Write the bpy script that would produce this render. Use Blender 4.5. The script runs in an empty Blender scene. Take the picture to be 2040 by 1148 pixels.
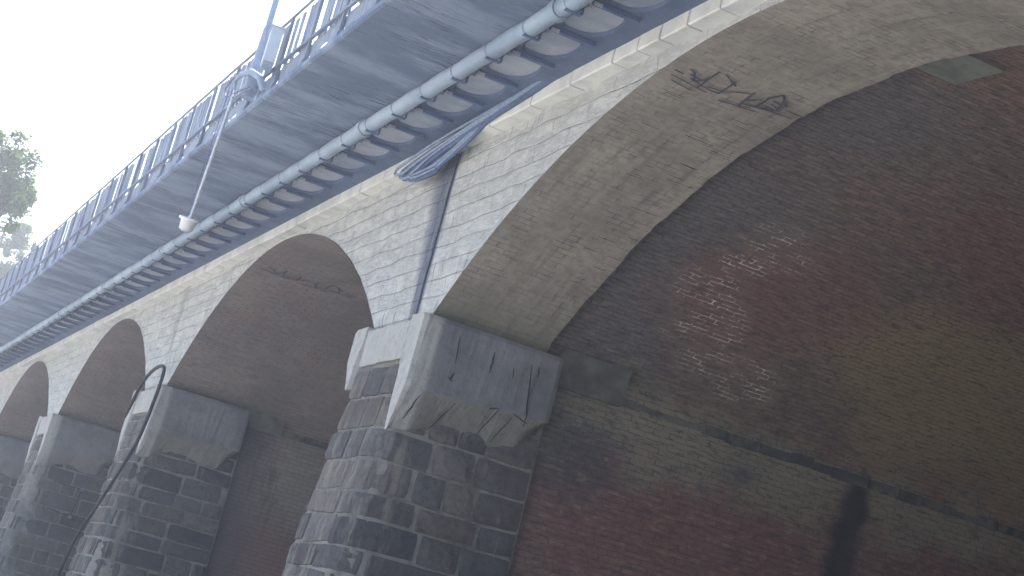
import bpy, math, random
from mathutils import Vector, Matrix, noise
R = math.radians
sc = bpy.context.scene
COL = sc.collection
# ------------------------------------------------------------------ camera
cam = bpy.data.cameras.new('camera'); camo = bpy.data.objects.new('camera', cam); COL.objects.link(camo)
cr, cd, cf = Vector((.885, -.395, .246)), Vector((.311, .107, -.944)), Vector((.347, .912, .218))
cf.normalize(); cr = (cr - cf * cr.dot(cf)).normalized(); cu = cr.cross(cf)
m = Matrix((cr, cu, -cf)).transposed().to_4x4(); m.translation = Vector((-6, 0, 1.6))
camo.matrix_world = m
cam.sensor_width = 36; cam.lens = 36 * 3500 / 2040; cam.clip_start = .05; cam.clip_end = 4000
sc.camera = camo
# ------------------------------------------------------------------ light
SUN_EL, SUN_AZ = 58, 40                      # azimuth from +Y towards +X
w = bpy.data.worlds.new('World'); sc.world = w; w.use_nodes = True
nt = w.node_tree; sky = nt.nodes.new('ShaderNodeTexSky'); sky.sky_type = 'NISHITA'; sky.sun_disc = False
sky.sun_elevation = R(SUN_EL); sky.sun_rotation = R(SUN_AZ); sky.dust_density = 5; sky.air_density = .85
nt.links.new(sky.outputs[0], nt.nodes['Background'].inputs[0]); nt.nodes['Background'].inputs[1].default_value = .15
sl = bpy.data.lights.new('sun', 'SUN'); sl.energy = 3.0; sl.angle = R(.5); sl.color = (1, .95, .88)
so = bpy.data.objects.new('sun', sl); COL.objects.link(so)
sd = Vector((math.sin(R(SUN_AZ)) * math.cos(R(SUN_EL)), math.cos(R(SUN_AZ)) * math.cos(R(SUN_EL)), math.sin(R(SUN_EL))))
so.rotation_euler = sd.to_track_quat('Z', 'Y').to_euler(); so.location = sd * 60
sc.view_settings.view_transform = 'Standard'; sc.view_settings.look = 'None'; sc.view_settings.gamma = 1
sc.view_settings.exposure = 1.75
sc.cycles.use_denoising = True; sc.cycles.max_bounces = 10; sc.cycles.diffuse_bounces = 6; sc.cycles.volume_bounces = 1

# ------------------------------------------------------------------ material helpers
class MT:
    def __init__(s, name, rough=.9):
        s.m = bpy.data.materials.new(name); s.m.use_nodes = True; s.t = s.m.node_tree
        s.b = s.t.nodes['Principled BSDF']; s.b.inputs['Roughness'].default_value = rough
        s.b.inputs['Specular IOR Level'].default_value = .25
        s.pos = s.n('ShaderNodeNewGeometry').outputs['Position']; s._uv = None
    def n(s, k): return s.t.nodes.new(k)
    def set(s, i, v):
        if isinstance(v, bpy.types.NodeSocket): s.t.links.new(v, i)
        elif isinstance(v, tuple) and len(v) == 3 and i.type == 'RGBA': i.default_value = (*v, 1)
        else: i.default_value = v
    def uv(s):
        if s._uv is None: s._uv = s.n('ShaderNodeUVMap').outputs[0]; s._uv.node.uv_map = 'UVMap'
        return s._uv
    def map(s, v, sc_=(1, 1, 1), loc=(0, 0, 0)):
        n = s.n('ShaderNodeMapping'); s.set(n.inputs[0], v); n.inputs['Scale'].default_value = sc_; n.inputs['Location'].default_value = loc
        return n.outputs[0]
    def noise(s, v, scale=1, detail=5, rough=.6, dist=0, col=False):
        n = s.n('ShaderNodeTexNoise'); s.set(n.inputs['Vector'], v); n.inputs['Scale'].default_value = scale
        n.inputs['Detail'].default_value = detail; n.inputs['Roughness'].default_value = rough; n.inputs['Distortion'].default_value = dist
        return n.outputs[1 if col else 0]
    def math(s, op, a, b=0., c=None, clamp=False):
        n = s.n('ShaderNodeMath'); n.operation = op; n.use_clamp = clamp
        s.set(n.inputs[0], a); s.set(n.inputs[1], b)
        if c is not None: s.set(n.inputs[2], c)
        return n.outputs[0]
    def vmath(s, op, a, b):
        n = s.n('ShaderNodeVectorMath'); n.operation = op; s.set(n.inputs[0], a); s.set(n.inputs[1], b)
        return n.outputs['Value' if op == 'DISTANCE' else 'Vector']
    def ramp(s, f, lo, hi, a=0., b=1.):
        n = s.n('ShaderNodeMapRange'); n.interpolation_type = 'SMOOTHSTEP'; s.set(n.inputs[0], f)
        for i, v in zip((1, 2, 3, 4), (lo, hi, a, b)): n.inputs[i].default_value = v
        return n.outputs[0]
    def mix(s, f, a, b, mode='MIX'):
        n = s.n('ShaderNodeMix'); n.data_type = 'RGBA'; n.blend_type = mode; n.clamp_factor = True
        s.set(n.inputs[0], f); s.set(n.inputs[6], a); s.set(n.inputs[7], b)
        return n.outputs[2]
    def brick(s, v, bw, bh, mortar=.01, smooth=.2, off=.5, c1=(1, 1, 1), c2=(0, 0, 0), mo=(.5, .5, .5)):
        n = s.n('ShaderNodeTexBrick'); s.set(n.inputs['Vector'], v); n.inputs['Scale'].default_value = 1
        n.inputs['Brick Width'].default_value = bw; n.inputs['Row Height'].default_value = bh
        n.inputs['Mortar Size'].default_value = mortar; n.inputs['Mortar Smooth'].default_value = smooth; n.offset = off
        s.set(n.inputs['Color1'], c1); s.set(n.inputs['Color2'], c2); s.set(n.inputs['Mortar'], mo)
        return n.outputs['Color'], n.outputs['Fac']
    def blob(s, p, r, soft=1., ns=None):
        d = s.vmath('DISTANCE', s.pos, tuple(p)); d = s.math('DIVIDE', d, r)
        if ns is not None: d = s.math('ADD', d, s.math('MULTIPLY_ADD', ns, 1.3, -.65))
        return s.ramp(d, 1 - .6 * soft, 1 + .3 * soft, 1., 0.)
    def bump(s, h, st=.5, dist=.02):
        n = s.n('ShaderNodeBump'); s.set(n.inputs['Height'], h); n.inputs['Strength'].default_value = st; n.inputs['Distance'].default_value = dist
        s.t.links.new(n.outputs[0], s.b.inputs['Normal'])
    def out(s, c): s.set(s.b.inputs['Base Color'], c); return s.m

def simple(name, c, c2=None, scale=6, rough=.8, bump=.2, metal=0, stretch=(1, 1, 1)):
    k = MT(name, rough); v = k.map(k.pos, stretch)
    n1 = k.noise(v, scale, 6, .65); n2 = k.noise(k.pos, scale * .25, 3)
    c2 = c2 or tuple(x * .55 for x in c)
    f = k.ramp(k.math('MULTIPLY_ADD', n1, .6, k.math('MULTIPLY', n2, .4)), .38, .62)
    k.b.inputs['Metallic'].default_value = metal
    k.bump(n1, bump, .01); return k.out(k.mix(f, c2, c))

def sandwich_spandrel():
    k = MT('pale_rock_faced_stone', .95)
    uv = k.uv(); wob = k.vmath('SUBTRACT', k.noise(uv, 1.6, 4, .65, col=True), (.5, .5, .5))
    wv = k.vmath('ADD', uv, k.vmath('MULTIPLY', wob, (.16, .045, 0)))
    c, f = k.brick(wv, .85, .205, .010, .9, .41)
    n1 = k.noise(k.map(uv, (1, 3.2, 1)), 4.2, 9, .72); n2 = k.noise(uv, .8, 4, .6); n3 = k.noise(k.map(uv, (9, .9, 1)), 2.2, 5, .7); n5 = k.noise(k.map(uv, (1, 1.7, 1)), 1.9, 6, .7)
    base = k.mix(n2, (.52, .53, .495), (.70, .70, .655))
    base = k.mix(k.math('MULTIPLY', c, .30), base, (.40, .41, .40))
    base = k.mix(k.ramp(n5, .42, .58, .55, 0), base, (.40, .41, .40))
    base = k.mix(k.ramp(n1, .48, .60, 0, .45), base, (.74, .74, .69))
    base = k.mix(k.ramp(n1, .43, .33, 0, .55), base, (.26, .265, .27))
    base = k.mix(k.math('MULTIPLY', f, k.ramp(n5, .46, .66, .03, .30)), base, (.25, .255, .26))
    dr = k.math('MULTIPLY', k.ramp(n3, .55, .66), k.ramp(n2, .46, .58)); base = k.mix(k.math('MULTIPLY', dr, .65), base, (.15, .155, .16))
    # water stain under the groove above the pier and a weaker one on the next pier
    sep = k.n('ShaderNodeSeparateXYZ'); k.set(sep.inputs[0], k.pos); Y, Z = sep.outputs[1], sep.outputs[2]
    jit = k.math('MULTIPLY_ADD', k.noise(k.map(uv, (4, .7, 1)), 3, 4), .24, -.12); Yj = k.math('ADD', Y, jit)
    def streak(y0, wb, wt, z0, z1, amt):
        wd = k.ramp(Z, z0, z1, wb, wt)
        a = k.ramp(k.math('DIVIDE', k.math('SUBTRACT', Yj, y0), wd), .45, 1.05, 1, 0)
        bb = k.ramp(k.math('SUBTRACT', Y, y0 - .03), -.05, .02); return k.math('MULTIPLY', k.math('MULTIPLY', a, bb), amt)
    base = k.mix(streak(18.46, .34, .80, 5.2, 7.3, .96), base, k.mix(k.ramp(n3, .4, .62), (.20, .225, .27), (.10, .115, .15)))
    base = k.mix(streak(32.0, .2, .5, 5.8, 7.3, .35), base, (.2, .2, .2))
    h = k.math('SUBTRACT', k.math('ADD', k.math('MULTIPLY', n1, .8), k.math('MULTIPLY', c, .25)), k.math('MULTIPLY', f, .35))
    k.bump(h, 1., .06); return k.out(base)

def ring_brick():
    k = MT('tan_ring_brick', .95); uv = k.uv()
    wob = k.vmath('SUBTRACT', k.noise(uv, 3, 3, .6, col=True), (.5, .5, .5)); wv = k.vmath('ADD', uv, k.vmath('MULTIPLY', wob, (.03, .018, 0)))
    c, f = k.brick(wv, .235, .078, .0045, .4)
    n1 = k.noise(uv, 9, 7, .7); n2 = k.noise(uv, .9, 4, .6); n3 = k.noise(uv, 3.1, 3, .6)
    base = k.mix(k.ramp(n2, .35, .65), (.315, .28, .225), (.45, .40, .32))
    base = k.mix(k.math('MULTIPLY', c, .18), base, (.30, .22, .16))
    base = k.mix(k.ramp(n1, .6, .35, 0, .45), base, (.17, .155, .13))
    op = k.math('MULTIPLY', f, k.ramp(n3, .46, .66, .10, .8)); base = k.mix(op, base, (.06, .055, .055))
    nb_ = k.noise(k.map(uv, (5, .35, 1)), 1.3, 5, .65); base = k.mix(k.ramp(nb_, .52, .68, 0, .5), base, (.44, .39, .31)); base = k.mix(k.ramp(nb_, .46, .34, 0, .45), base, (.18, .16, .13))
    sep = k.n('ShaderNodeSeparateXYZ'); k.set(sep.inputs[0], k.pos)
    base = k.mix(k.ramp(sep.outputs[2], 5.3, 5.95, .6, 0), base, (.17, .17, .135))      # damp foot of the ring
    base = k.mix(k.math('MULTIPLY', k.ramp(sep.outputs[0], .25, 0, 0, .35), k.ramp(n2, .4, .6)), base, (.3, .28, .25))
    k.bump(k.math('SUBTRACT', k.math('MULTIPLY', n1, .6), op), .6, .02); return k.out(base)

def far_ring_brick():
    k = MT('brown_vault_brick', .95); uv = k.uv(); c, f = k.brick(uv, .235, .078, .006, .4)
    n1 = k.noise(uv, 8, 6, .7); n2 = k.noise(uv, .5, 5, .65, .4); n4 = k.noise(k.pos, .8, 4)
    base = k.mix(k.ramp(n2, .38, .62), (.215, .18, .16), (.29, .24, .205))
    base = k.mix(k.ramp(n4, .55, .7, 0, .6), base, (.27, .18, .15))
    base = k.mix(k.math('MULTIPLY', f, k.ramp(n4, .45, .6, 0, .6)), base, (.07, .065, .065))
    base = k.mix(k.ramp(n1, .55, .3, 0, .5), base, (.13, .125, .125))
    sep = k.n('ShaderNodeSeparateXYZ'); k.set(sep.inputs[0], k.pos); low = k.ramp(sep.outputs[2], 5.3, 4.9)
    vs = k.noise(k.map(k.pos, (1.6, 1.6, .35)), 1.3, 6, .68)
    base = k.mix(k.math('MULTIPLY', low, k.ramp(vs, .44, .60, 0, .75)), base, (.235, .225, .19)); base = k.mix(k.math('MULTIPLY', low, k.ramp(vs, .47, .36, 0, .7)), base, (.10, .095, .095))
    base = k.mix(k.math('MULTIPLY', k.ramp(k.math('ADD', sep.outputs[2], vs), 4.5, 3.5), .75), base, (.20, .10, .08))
    base = k.mix(k.math('MULTIPLY', k.ramp(sep.outputs[0], 2.6, 1.7), k.math('MULTIPLY', k.ramp(sep.outputs[2], 5.5, 5.1), .7)), base, (.075, .077, .085))  # shade beside the impost painted dark into the brick
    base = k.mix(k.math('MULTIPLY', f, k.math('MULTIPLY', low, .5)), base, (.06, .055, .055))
    base = k.mix(k.math('MULTIPLY', c, .22), base, (.10, .085, .08))
    k.bump(k.math('SUBTRACT', n1, f), .5, .02); return k.out(base)

def vault_brick():
    k = MT('sooty_tunnel_brick', .95); uv = k.uv()
    wob = k.vmath('SUBTRACT', k.noise(uv, 4, 3, .6, col=True), (.5, .5, .5)); wv = k.vmath('ADD', uv, k.vmath('MULTIPLY', wob, (.07, .045, 0)))
    c, f = k.brick(wv, .215, .068, .010, .4)
    ns = k.noise(k.pos, 1.7, 5, .65); n1 = k.noise(uv, 11, 6, .7); nb = k.noise(k.pos, .45, 4, .6); st = k.noise(k.map(uv, (1, 5, 1)), 2.5, 5, .7)
    base = k.mix(k.ramp(nb, .35, .65), (.225, .155, .118), (.26, .165, .12))
    base = k.mix(k.math('MULTIPLY', c, .65), base, (.12, .088, .07))
    def B(base, pts, col, amt, soft=1.):
        for p, r in pts: base = k.mix(k.math('MULTIPLY', k.blob(p, r, soft, ns), amt), base, col)
        return base
    base = B(base, [((1.7, 17.2, 5.9), 1.1), ((1.7, 15.4, 6.8), 1.2), ((1.8, 13.2, 7.2), 1.3), ((2.2, 18, 4.7), 1.3), ((1.8, 16.4, 6.3), .9)], (.15, .14, .132), .8)
    base = B(base, [((5.4, 16.5, 6.3), 1.3), ((6.8, 16.9, 6.1), 1.5), ((7.8, 17.3, 5.8), 1.4), ((8.2, 16.9, 6.2), 1.4), ((6.2, 17.4, 5.8), .9)], (.33, .24, .11), .9)
    base = B(base, [((4.6, 14.2, 7.1), 1.0), ((2.9, 16.5, 6.3), 1.0), ((3.6, 16.2, 6.4), .9), ((5.5, 15, 6.9), .9)], (.235, .11, .085), .65)
    base = B(base, [((2.9, 18, 4.0), 1.0), ((3.7, 18, 3.6), 1.3), ((4.9, 18, 3.9), .9), ((7.2, 18, 4.2), 1.3), ((2.3, 18, 3.6), .8)], (.215, .098, .078), .8)
    base = B(base, [((3.0, 18, 4.8), .65), ((3.7, 18, 4.85), .6), ((4.5, 18, 4.8), .55), ((5.1, 18, 4.75), .55), ((6.6, 18, 4.85), .5), ((2.4, 18, 4.95), .5), ((7.5, 18, 4.9), .5)], (.25, .225, .16), .8, .7)
    base = B(base, [((4.25, 18, 4.85), .38), ((2.2, 18, 4.3), .6)], (.075, .075, .085), .7)
    # pale pointing showing in patches
    wm = None
    for p, r in [((2.55, 16.65, 6.22), .5), ((2.85, 17, 6), .5), ((3.15, 17.35, 5.8), .45), ((2.6, 15.6, 6.72), .38), ((2.95, 15.8, 6.65), .3), ((3.8, 17.6, 5.65), .42), ((2.65, 16.1, 6.5), .3)]:
        b_ = k.blob(p, r, .8, ns); wm = b_ if wm is None else k.math('MAXIMUM', wm, b_)
    wm = k.math('MULTIPLY', wm, k.ramp(k.noise(k.map(uv, (1, 2, 1)), 2.2, 4, .7), .38, .58, .15, 1.))
    wm = k.math('MAXIMUM', wm, k.math('MULTIPLY', k.ramp(st, .56, .72), .42))
    base = k.mix(k.math('MULTIPLY', wm, k.math('MULTIPLY', f, k.ramp(n1, .42, .55, .1, 1.))), base, (.85, .72, .62))
    sb = k.n('ShaderNodeSeparateXYZ'); k.set(sb.inputs[0], k.pos)
    zj = k.math('ADD', sb.outputs[2], k.math('MULTIPLY_ADD', ns, .5, -.25)); bandm = k.math('MULTIPLY', k.ramp(zj, 4.66, 4.82), k.ramp(zj, 5.22, 5.12)); bandm = k.math('MULTIPLY', bandm, k.ramp(sb.outputs[1], 17.2, 17.8))
    base = k.mix(k.math('MULTIPLY', bandm, k.ramp(n1, .3, .6, .35, .85)), base, (.27, .24, .17))
    lam = k.noise(k.map(uv, (1.6, 4.5, 1)), 2.9, 8, .8)
    base = k.mix(k.ramp(lam, .49, .40, 0, .6), base, (.065, .052, .045)); base = k.mix(k.ramp(lam, .53, .62, 0, .5), base, (.33, .25, .19))
    base = k.mix(k.math('MULTIPLY', k.math('SUBTRACT', 1, wm), k.math('MULTIPLY', f, k.ramp(n1, .4, .6, .05, .55))), base, (.05, .042, .038))
    # soot stain on the abutment wall
    sep = k.n('ShaderNodeSeparateXYZ'); k.set(sep.inputs[0], k.pos)
    cx = k.math('MULTIPLY_ADD', sep.outputs[2], .03, 5.72)
    dx = k.math('ABSOLUTE', k.math('SUBTRACT', k.math('ADD', sep.outputs[0], k.math('MULTIPLY_ADD', ns, .34, -.17)), cx))
    so_ = k.math('MULTIPLY', k.ramp(dx, .10, .32, 1, 0), k.ramp(k.math('ADD', sep.outputs[2], dx), 5.4, 4.95)); so_ = k.math('MULTIPLY', so_, k.ramp(sep.outputs[1], 17.3, 17.9))
    base = k.mix(k.math('MULTIPLY', so_, .95), base, (.012, .013, .018))
    k.bump(k.math('SUBTRACT', k.math('MULTIPLY', n1, .7), k.math('MULTIPLY', f, .6)), .7, .02); return k.out(base)

def stone_mat():
    k = MT('dark_pier_stone', .92); a = k.n('ShaderNodeVertexColor'); a.layer_name = 'tone'
    n1 = k.noise(k.pos, 14, 8, .7); n2 = k.noise(k.pos, 2.2, 5, .65); n3 = k.noise(k.map(k.pos, (4, 4, .8)), 1.6, 5, .65)
    b = k.mix(k.ramp(n2, .35, .65), k.mix(1, a.outputs[0], (.75, .75, .78), 'MULTIPLY'), a.outputs[0])
    b = k.mix(k.ramp(n1, .55, .3, 0, .6), b, (.035, .035, .037))
    b = k.mix(k.ramp(n3, .62, .75, 0, .55), b, (.22, .21, .18))
    sep = k.n('ShaderNodeSeparateXYZ'); k.set(sep.inputs[0], k.pos)
    lm = k.math('MULTIPLY', k.ramp(sep.outputs[0], .32, .12), k.ramp(k.noise(k.map(k.pos, (3, 3, .5)), 2.1, 5, .7), .49, .66)); b = k.mix(k.math('MULTIPLY', lm, .45), b, (.33, .32, .27))
    k.bump(k.math('ADD', n1, k.math('MULTIPLY', n2, .6)), .7, .03); return k.out(b)

def mortar_mat():
    k = MT('pale_mortar', .95); n1 = k.noise(k.pos, 9, 7, .7); n2 = k.noise(k.pos, 1.3, 4, .6)
    k.bump(n1, .6, .02); return k.out(k.mix(k.ramp(k.math('ADD', n1, n2), .8, 1.2), (.14, .14, .13), (.275, .265, .235)))

def impost_mat():
    k = MT('worn_impost_concrete', .92); n1 = k.noise(k.pos, 10, 8, .7); n2 = k.noise(k.pos, 1.6, 5, .65); n3 = k.noise(k.map(k.pos, (5, 5, .6)), 1.6, 5, .6)
    sep = k.n('ShaderNodeSeparateXYZ'); k.set(sep.inputs[0], k.pos)
    g = k.n('ShaderNodeNewGeometry'); sn = k.n('ShaderNodeSeparateXYZ'); k.set(sn.inputs[0], g.outputs['Normal'])
    b = k.mix(k.ramp(n2, .35, .65), (.24, .24, .235), (.34, .34, .33))
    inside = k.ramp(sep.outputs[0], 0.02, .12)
    b = k.mix(inside, k.mix(.6, b, (.5, .5, .45)), k.mix(1, b, (.66, .67, .70), 'MULTIPLY'))  # sky-lit front painted paler, shaded side painted darker
    underlit = k.math('MULTIPLY', k.ramp(sn.outputs[2], -.12, -.3), inside); underlit = k.math('MULTIPLY', underlit, k.ramp(n2, .3, .55, .55, 1.))
    b = k.mix(k.math('MULTIPLY', underlit, .6), b, (.255, .245, .19))  # light from below painted on the down-facing chamfer as paler olive
    b = k.mix(k.ramp(n3, .6, .75, 0, .5), b, (.12, .12, .125)); b = k.mix(k.ramp(n1, .5, .3, 0, .4), b, (.1, .1, .1))
    k.bump(k.math('ADD', n1, k.math('MULTIPLY', n2, 1.)), .6, .025); return k.out(b)

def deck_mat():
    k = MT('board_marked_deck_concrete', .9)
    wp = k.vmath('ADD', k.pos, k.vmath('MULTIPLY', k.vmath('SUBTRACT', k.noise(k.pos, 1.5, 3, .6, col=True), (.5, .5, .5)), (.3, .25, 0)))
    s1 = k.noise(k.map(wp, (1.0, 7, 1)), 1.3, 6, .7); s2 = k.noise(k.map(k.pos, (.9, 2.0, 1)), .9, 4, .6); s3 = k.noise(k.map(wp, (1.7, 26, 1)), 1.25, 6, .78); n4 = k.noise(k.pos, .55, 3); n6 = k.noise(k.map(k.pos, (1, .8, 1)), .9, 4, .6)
    b = k.mix(k.ramp(s2, .38, .62), (.125, .172, .26), (.23, .295, .40))  # blue of lens glare and sky light put into the concrete colour
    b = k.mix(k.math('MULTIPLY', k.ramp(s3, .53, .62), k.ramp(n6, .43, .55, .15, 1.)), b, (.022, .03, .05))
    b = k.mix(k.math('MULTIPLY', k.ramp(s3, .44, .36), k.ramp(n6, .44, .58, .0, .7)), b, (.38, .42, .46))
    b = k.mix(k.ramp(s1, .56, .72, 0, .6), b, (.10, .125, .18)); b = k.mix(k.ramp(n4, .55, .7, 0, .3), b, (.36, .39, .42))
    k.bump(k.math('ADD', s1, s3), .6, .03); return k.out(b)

M = dict(
    spandrel=sandwich_spandrel(), ring=ring_brick(), far=far_ring_brick(), vault=vault_brick(), stone=stone_mat(), mortar=mortar_mat(),
    impost=impost_mat(), deck=deck_mat(),
    tangle=simple('weathered_growth', (.10, .10, .115), (.06, .06, .07)),
    crack=simple('open_joint_dirt', (.03, .03, .034), (.02, .02, .022)),
    cornice=simple('cornice_concrete', (.78, .78, .71), (.62, .62, .575), 3, .9, .25),
    groove=simple('wet_groove_stone', (.10, .125, .18), (.045, .06, .095), 7, .8, .6, stretch=(1, 1, .25)),
    beam=simple('edge_beam_glare_blue', (.12, .165, .255), (.085, .12, .195), 2.5, .75, .15),  # dark tone of the shaded band and glare blue put into the colour
    coffer=simple('lit_coffer_concrete', (.40, .43, .47), (.27, .31, .37), 2.6, .9, .2),  # paler tone stands in for light falling on the bays
    pipe=simple('pipe_paint', (.34, .42, .49), (.22, .29, .37), 3, .6, .1, stretch=(1, .4, 1)),  # blue tint of the glare put into the pipe colour
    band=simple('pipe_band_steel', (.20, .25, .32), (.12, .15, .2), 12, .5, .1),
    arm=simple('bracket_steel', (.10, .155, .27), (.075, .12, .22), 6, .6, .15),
    clip=simple('galvanised_clip', (.55, .58, .62), (.4, .43, .48), 20, .4, .1, .5),
    rail=simple('railing_paint', (.16, .20, .27), (.10, .13, .18), 6, .6, .15),
    slat=simple('weathered_slat', (.26, .30, .36), (.15, .185, .24), 5, .8, .2, stretch=(1, 3, .3)),
    cabinet=simple('cabinet_paint', (.42, .48, .54), (.36, .42, .48), 4, .5, .05),
    mast=simple('mast_paint', (.25, .31, .40), (.19, .24, .32), 5, .5, .05),
    white=simple('lamp_enamel', (.78, .79, .78), (.66, .68, .68), 5, .4, .03),
    cable=simple('cable_sheath', (.11, .16, .27), (.075, .115, .21), 9, .6, .1),  # sheath colour carries the glare's blue tint
    rope=simple('pale_cable_sheath', (.30, .37, .49), (.2, .26, .37), 30, .7, .3),
    black=simple('black_rubber', (.022, .023, .026), (.014, .014, .016), 9, .6, .1),
    ground=simple('gravel_ground', (.40, .40, .39), (.32, .32, .31), 1.2, .95, .3),  # unseen ground, tone raised to bounce light onto the soffits
    road=simple('pale_bounce_paving', (.46, .46, .45), (.36, .36, .355), 2, .9, .2),  # unseen road surface made pale to bounce light onto soffit and vaults
    grassy=simple('verge_soil', (.30, .29, .25), (.2, .2, .16), 2, .95, .3),
    bark=simple('bark', (.10, .08, .06), (.06, .05, .04), 8, .95, .6, stretch=(1, 1, .3)),
    infill=simple('fill_concrete', (.3, .3, .29), None, 3),
    patch=simple('green_grey_render', (.23, .24, .19), (.16, .165, .135), 5, .9, .35),
    springer=simple('springer_stone_face', (.165, .165, .14), (.09, .09, .08), 4, .9, .5),
    ledge=simple('ledge_stone', (.15, .14, .115), (.06, .06, .055), 5, .9, .5),
)
lk = MT('leaf', .6); ln = lk.noise(lk.pos, 1.4, 3); lk.b.inputs['Subsurface Weight'].default_value = 0
lk.b.inputs['Transmission Weight'].default_value = 0
M['leaf'] = lk.out(lk.mix(lk.ramp(ln, .35, .65), (.04, .085, .02), (.10, .16, .04)))
_tr = lk.n('ShaderNodeBsdfTranslucent'); _tr.inputs[0].default_value = (.10, .17, .03, 1); _mx = lk.n('ShaderNodeMixShader'); _mx.inputs[0].default_value = .25
_o = [n for n in lk.t.nodes if n.type == 'OUTPUT_MATERIAL'][0]
lk.t.links.new(lk.b.outputs[0], _mx.inputs[1]); lk.t.links.new(_tr.outputs[0], _mx.inputs[2]); lk.t.links.new(_mx.outputs[0], _o.inputs[0])

# ------------------------------------------------------------------ mesh helpers
class MB:
    def __init__(s): s.v = []; s.f = []; s.mi = []; s.uv = []; s.col = []; s.cur = 0; s.sm = []; s.smooth = False
    def face(s, pts, uvs=None, col=None):
        b = len(s.v); s.v += [tuple(p) for p in pts]; s.f.append(tuple(range(b, b + len(pts)))); s.mi.append(s.cur); s.sm.append(s.smooth)
        s.uv.append(uvs or [(p[1], p[2]) for p in pts]); s.col.append(col or (.5, .5, .5))
    def grid(s, P, UV=None, flip=False, col=None, closed=False):
        n, q = len(P), len(P[0]); b = len(s.v)
        for r in P: s.v += [tuple(p) for p in r]
        for i in range(n - 1):
            for j in range(q - (0 if closed else 1)):
                jj = (j + 1) % q
                ids = [(i, j), (i + 1, j), (i + 1, jj), (i, jj)]
                if flip: ids.reverse()
                s.f.append(tuple(b + a * q + c for a, c in ids)); s.mi.append(s.cur); s.sm.append(s.smooth)
                s.uv.append([UV[a][c] if UV else (P[a][c][1], P[a][c][2]) for a, c in ids]); s.col.append(col or (.5, .5, .5))
    def box(s, x0, x1, y0, y1, z0, z1, rot=None, c=None):
        P = [Vector((x, y, z)) for x in (x0, x1) for y in (y0, y1) for z in (z0, z1)]
        if rot is not None:
            ctr = Vector(c) if c else sum(P, Vector()) / 8
            P = [rot @ (p - ctr) + ctr for p in P]
        for q in ((0, 1, 3, 2), (4, 6, 7, 5), (0, 4, 5, 1), (2, 3, 7, 6), (0, 2, 6, 4), (1, 5, 7, 3)):
            pts = [P[i] for i in q]; nn = (pts[1] - pts[0]).cross(pts[2] - pts[0])
            ax = max(range(3), key=lambda a: abs(nn[a])); u = [a for a in range(3) if a != ax]
            s.face(pts, [(p[u[0]], p[u[1]]) for p in pts])
    def tube(s, pts, r, n=10, cap=True):
        pts = [Vector(p) for p in pts]; rs = r if isinstance(r, (list, tuple)) else [r] * len(pts)
        rings = []; up = None
        for i, p in enumerate(pts):
            t = (pts[min(i + 1, len(pts) - 1)] - pts[max(i - 1, 0)]).normalized()
            if up is None: up = Vector((0, 0, 1)) if abs(t.z) < .9 else Vector((1, 0, 0))
            a = t.cross(up).normalized(); up = a.cross(t).normalized()
            rings.append([p + (a * math.cos(2 * math.pi * k / n) + up * math.sin(2 * math.pi * k / n)) * rs[i] for k in range(n)])
        sm = s.smooth; s.smooth = True; s.grid(rings, closed=True, flip=True); s.smooth = sm
        if cap: s.face(rings[0]); s.face(list(reversed(rings[-1])))
    def build(s, name, mats, parent=None):
        me = bpy.data.meshes.new(name); me.from_pydata(s.v, [], s.f)
        for mm in (mats if isinstance(mats, (list, tuple)) else [mats]): me.materials.append(mm)
        me.polygons.foreach_set('material_index', s.mi); me.polygons.foreach_set('use_smooth', s.sm)
        ul = me.uv_layers.new(name='UVMap'); ul.data.foreach_set('uv', [c for f in s.uv for p in f for c in p[:2]])
        cl = me.color_attributes.new('tone', 'FLOAT_COLOR', 'CORNER')
        cl.data.foreach_set('color', [x for f, c in zip(s.f, s.col) for _ in f for x in (*c, 1.)])
        me.update(); o = bpy.data.objects.new(name, me); COL.objects.link(o)
        if parent is not None:
            o.parent = parent; o.location = (0, 0, 0) if parent.parent else -Vector(parent.location)
        return o
def thing(name, label, cat, loc=(0, 0, 0), group=None):
    o = bpy.data.objects.new(name, None); COL.objects.link(o); o.location = loc; o.empty_display_size = .3
    o['label'] = label; o['category'] = cat
    if group: o['group'] = group
    return o
def tag(o, label=None, cat=None, group=None, kind=None):
    for k, v in (('label', label), ('category', cat), ('group', group), ('kind', kind)):
        if v: o[k] = v
    return o
def nz(p, s=1., seed=0): return noise.noise(Vector(p) * s + Vector((seed * 7.3, seed * 3.1, seed * 1.7)))
def dz(y): return -.0055 * (y - 16.2)
def lin(a, b, n): return [a + (b - a) * i / (n - 1) for i in range(n)]

# ------------------------------------------------------------------ ground
Y0, Y1 = -12., 84.
def sheet(name, x0, x1, y0, y1, z, mat, kind='structure'):
    b = MB(); b.face([(x0, y0, z), (x1, y0, z), (x1, y1, z), (x0, y1, z)]); return tag(b.build(name, mat), kind=kind)
sheet('ground', -1500, 1500, -1500, 1500, 0, M['ground'])
sheet('verge', -2.6, -.9, -60, 140, .008, M['grassy'])
sheet('road', -9.5, -2.6, -200, 300, .004, M['road'])

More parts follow.
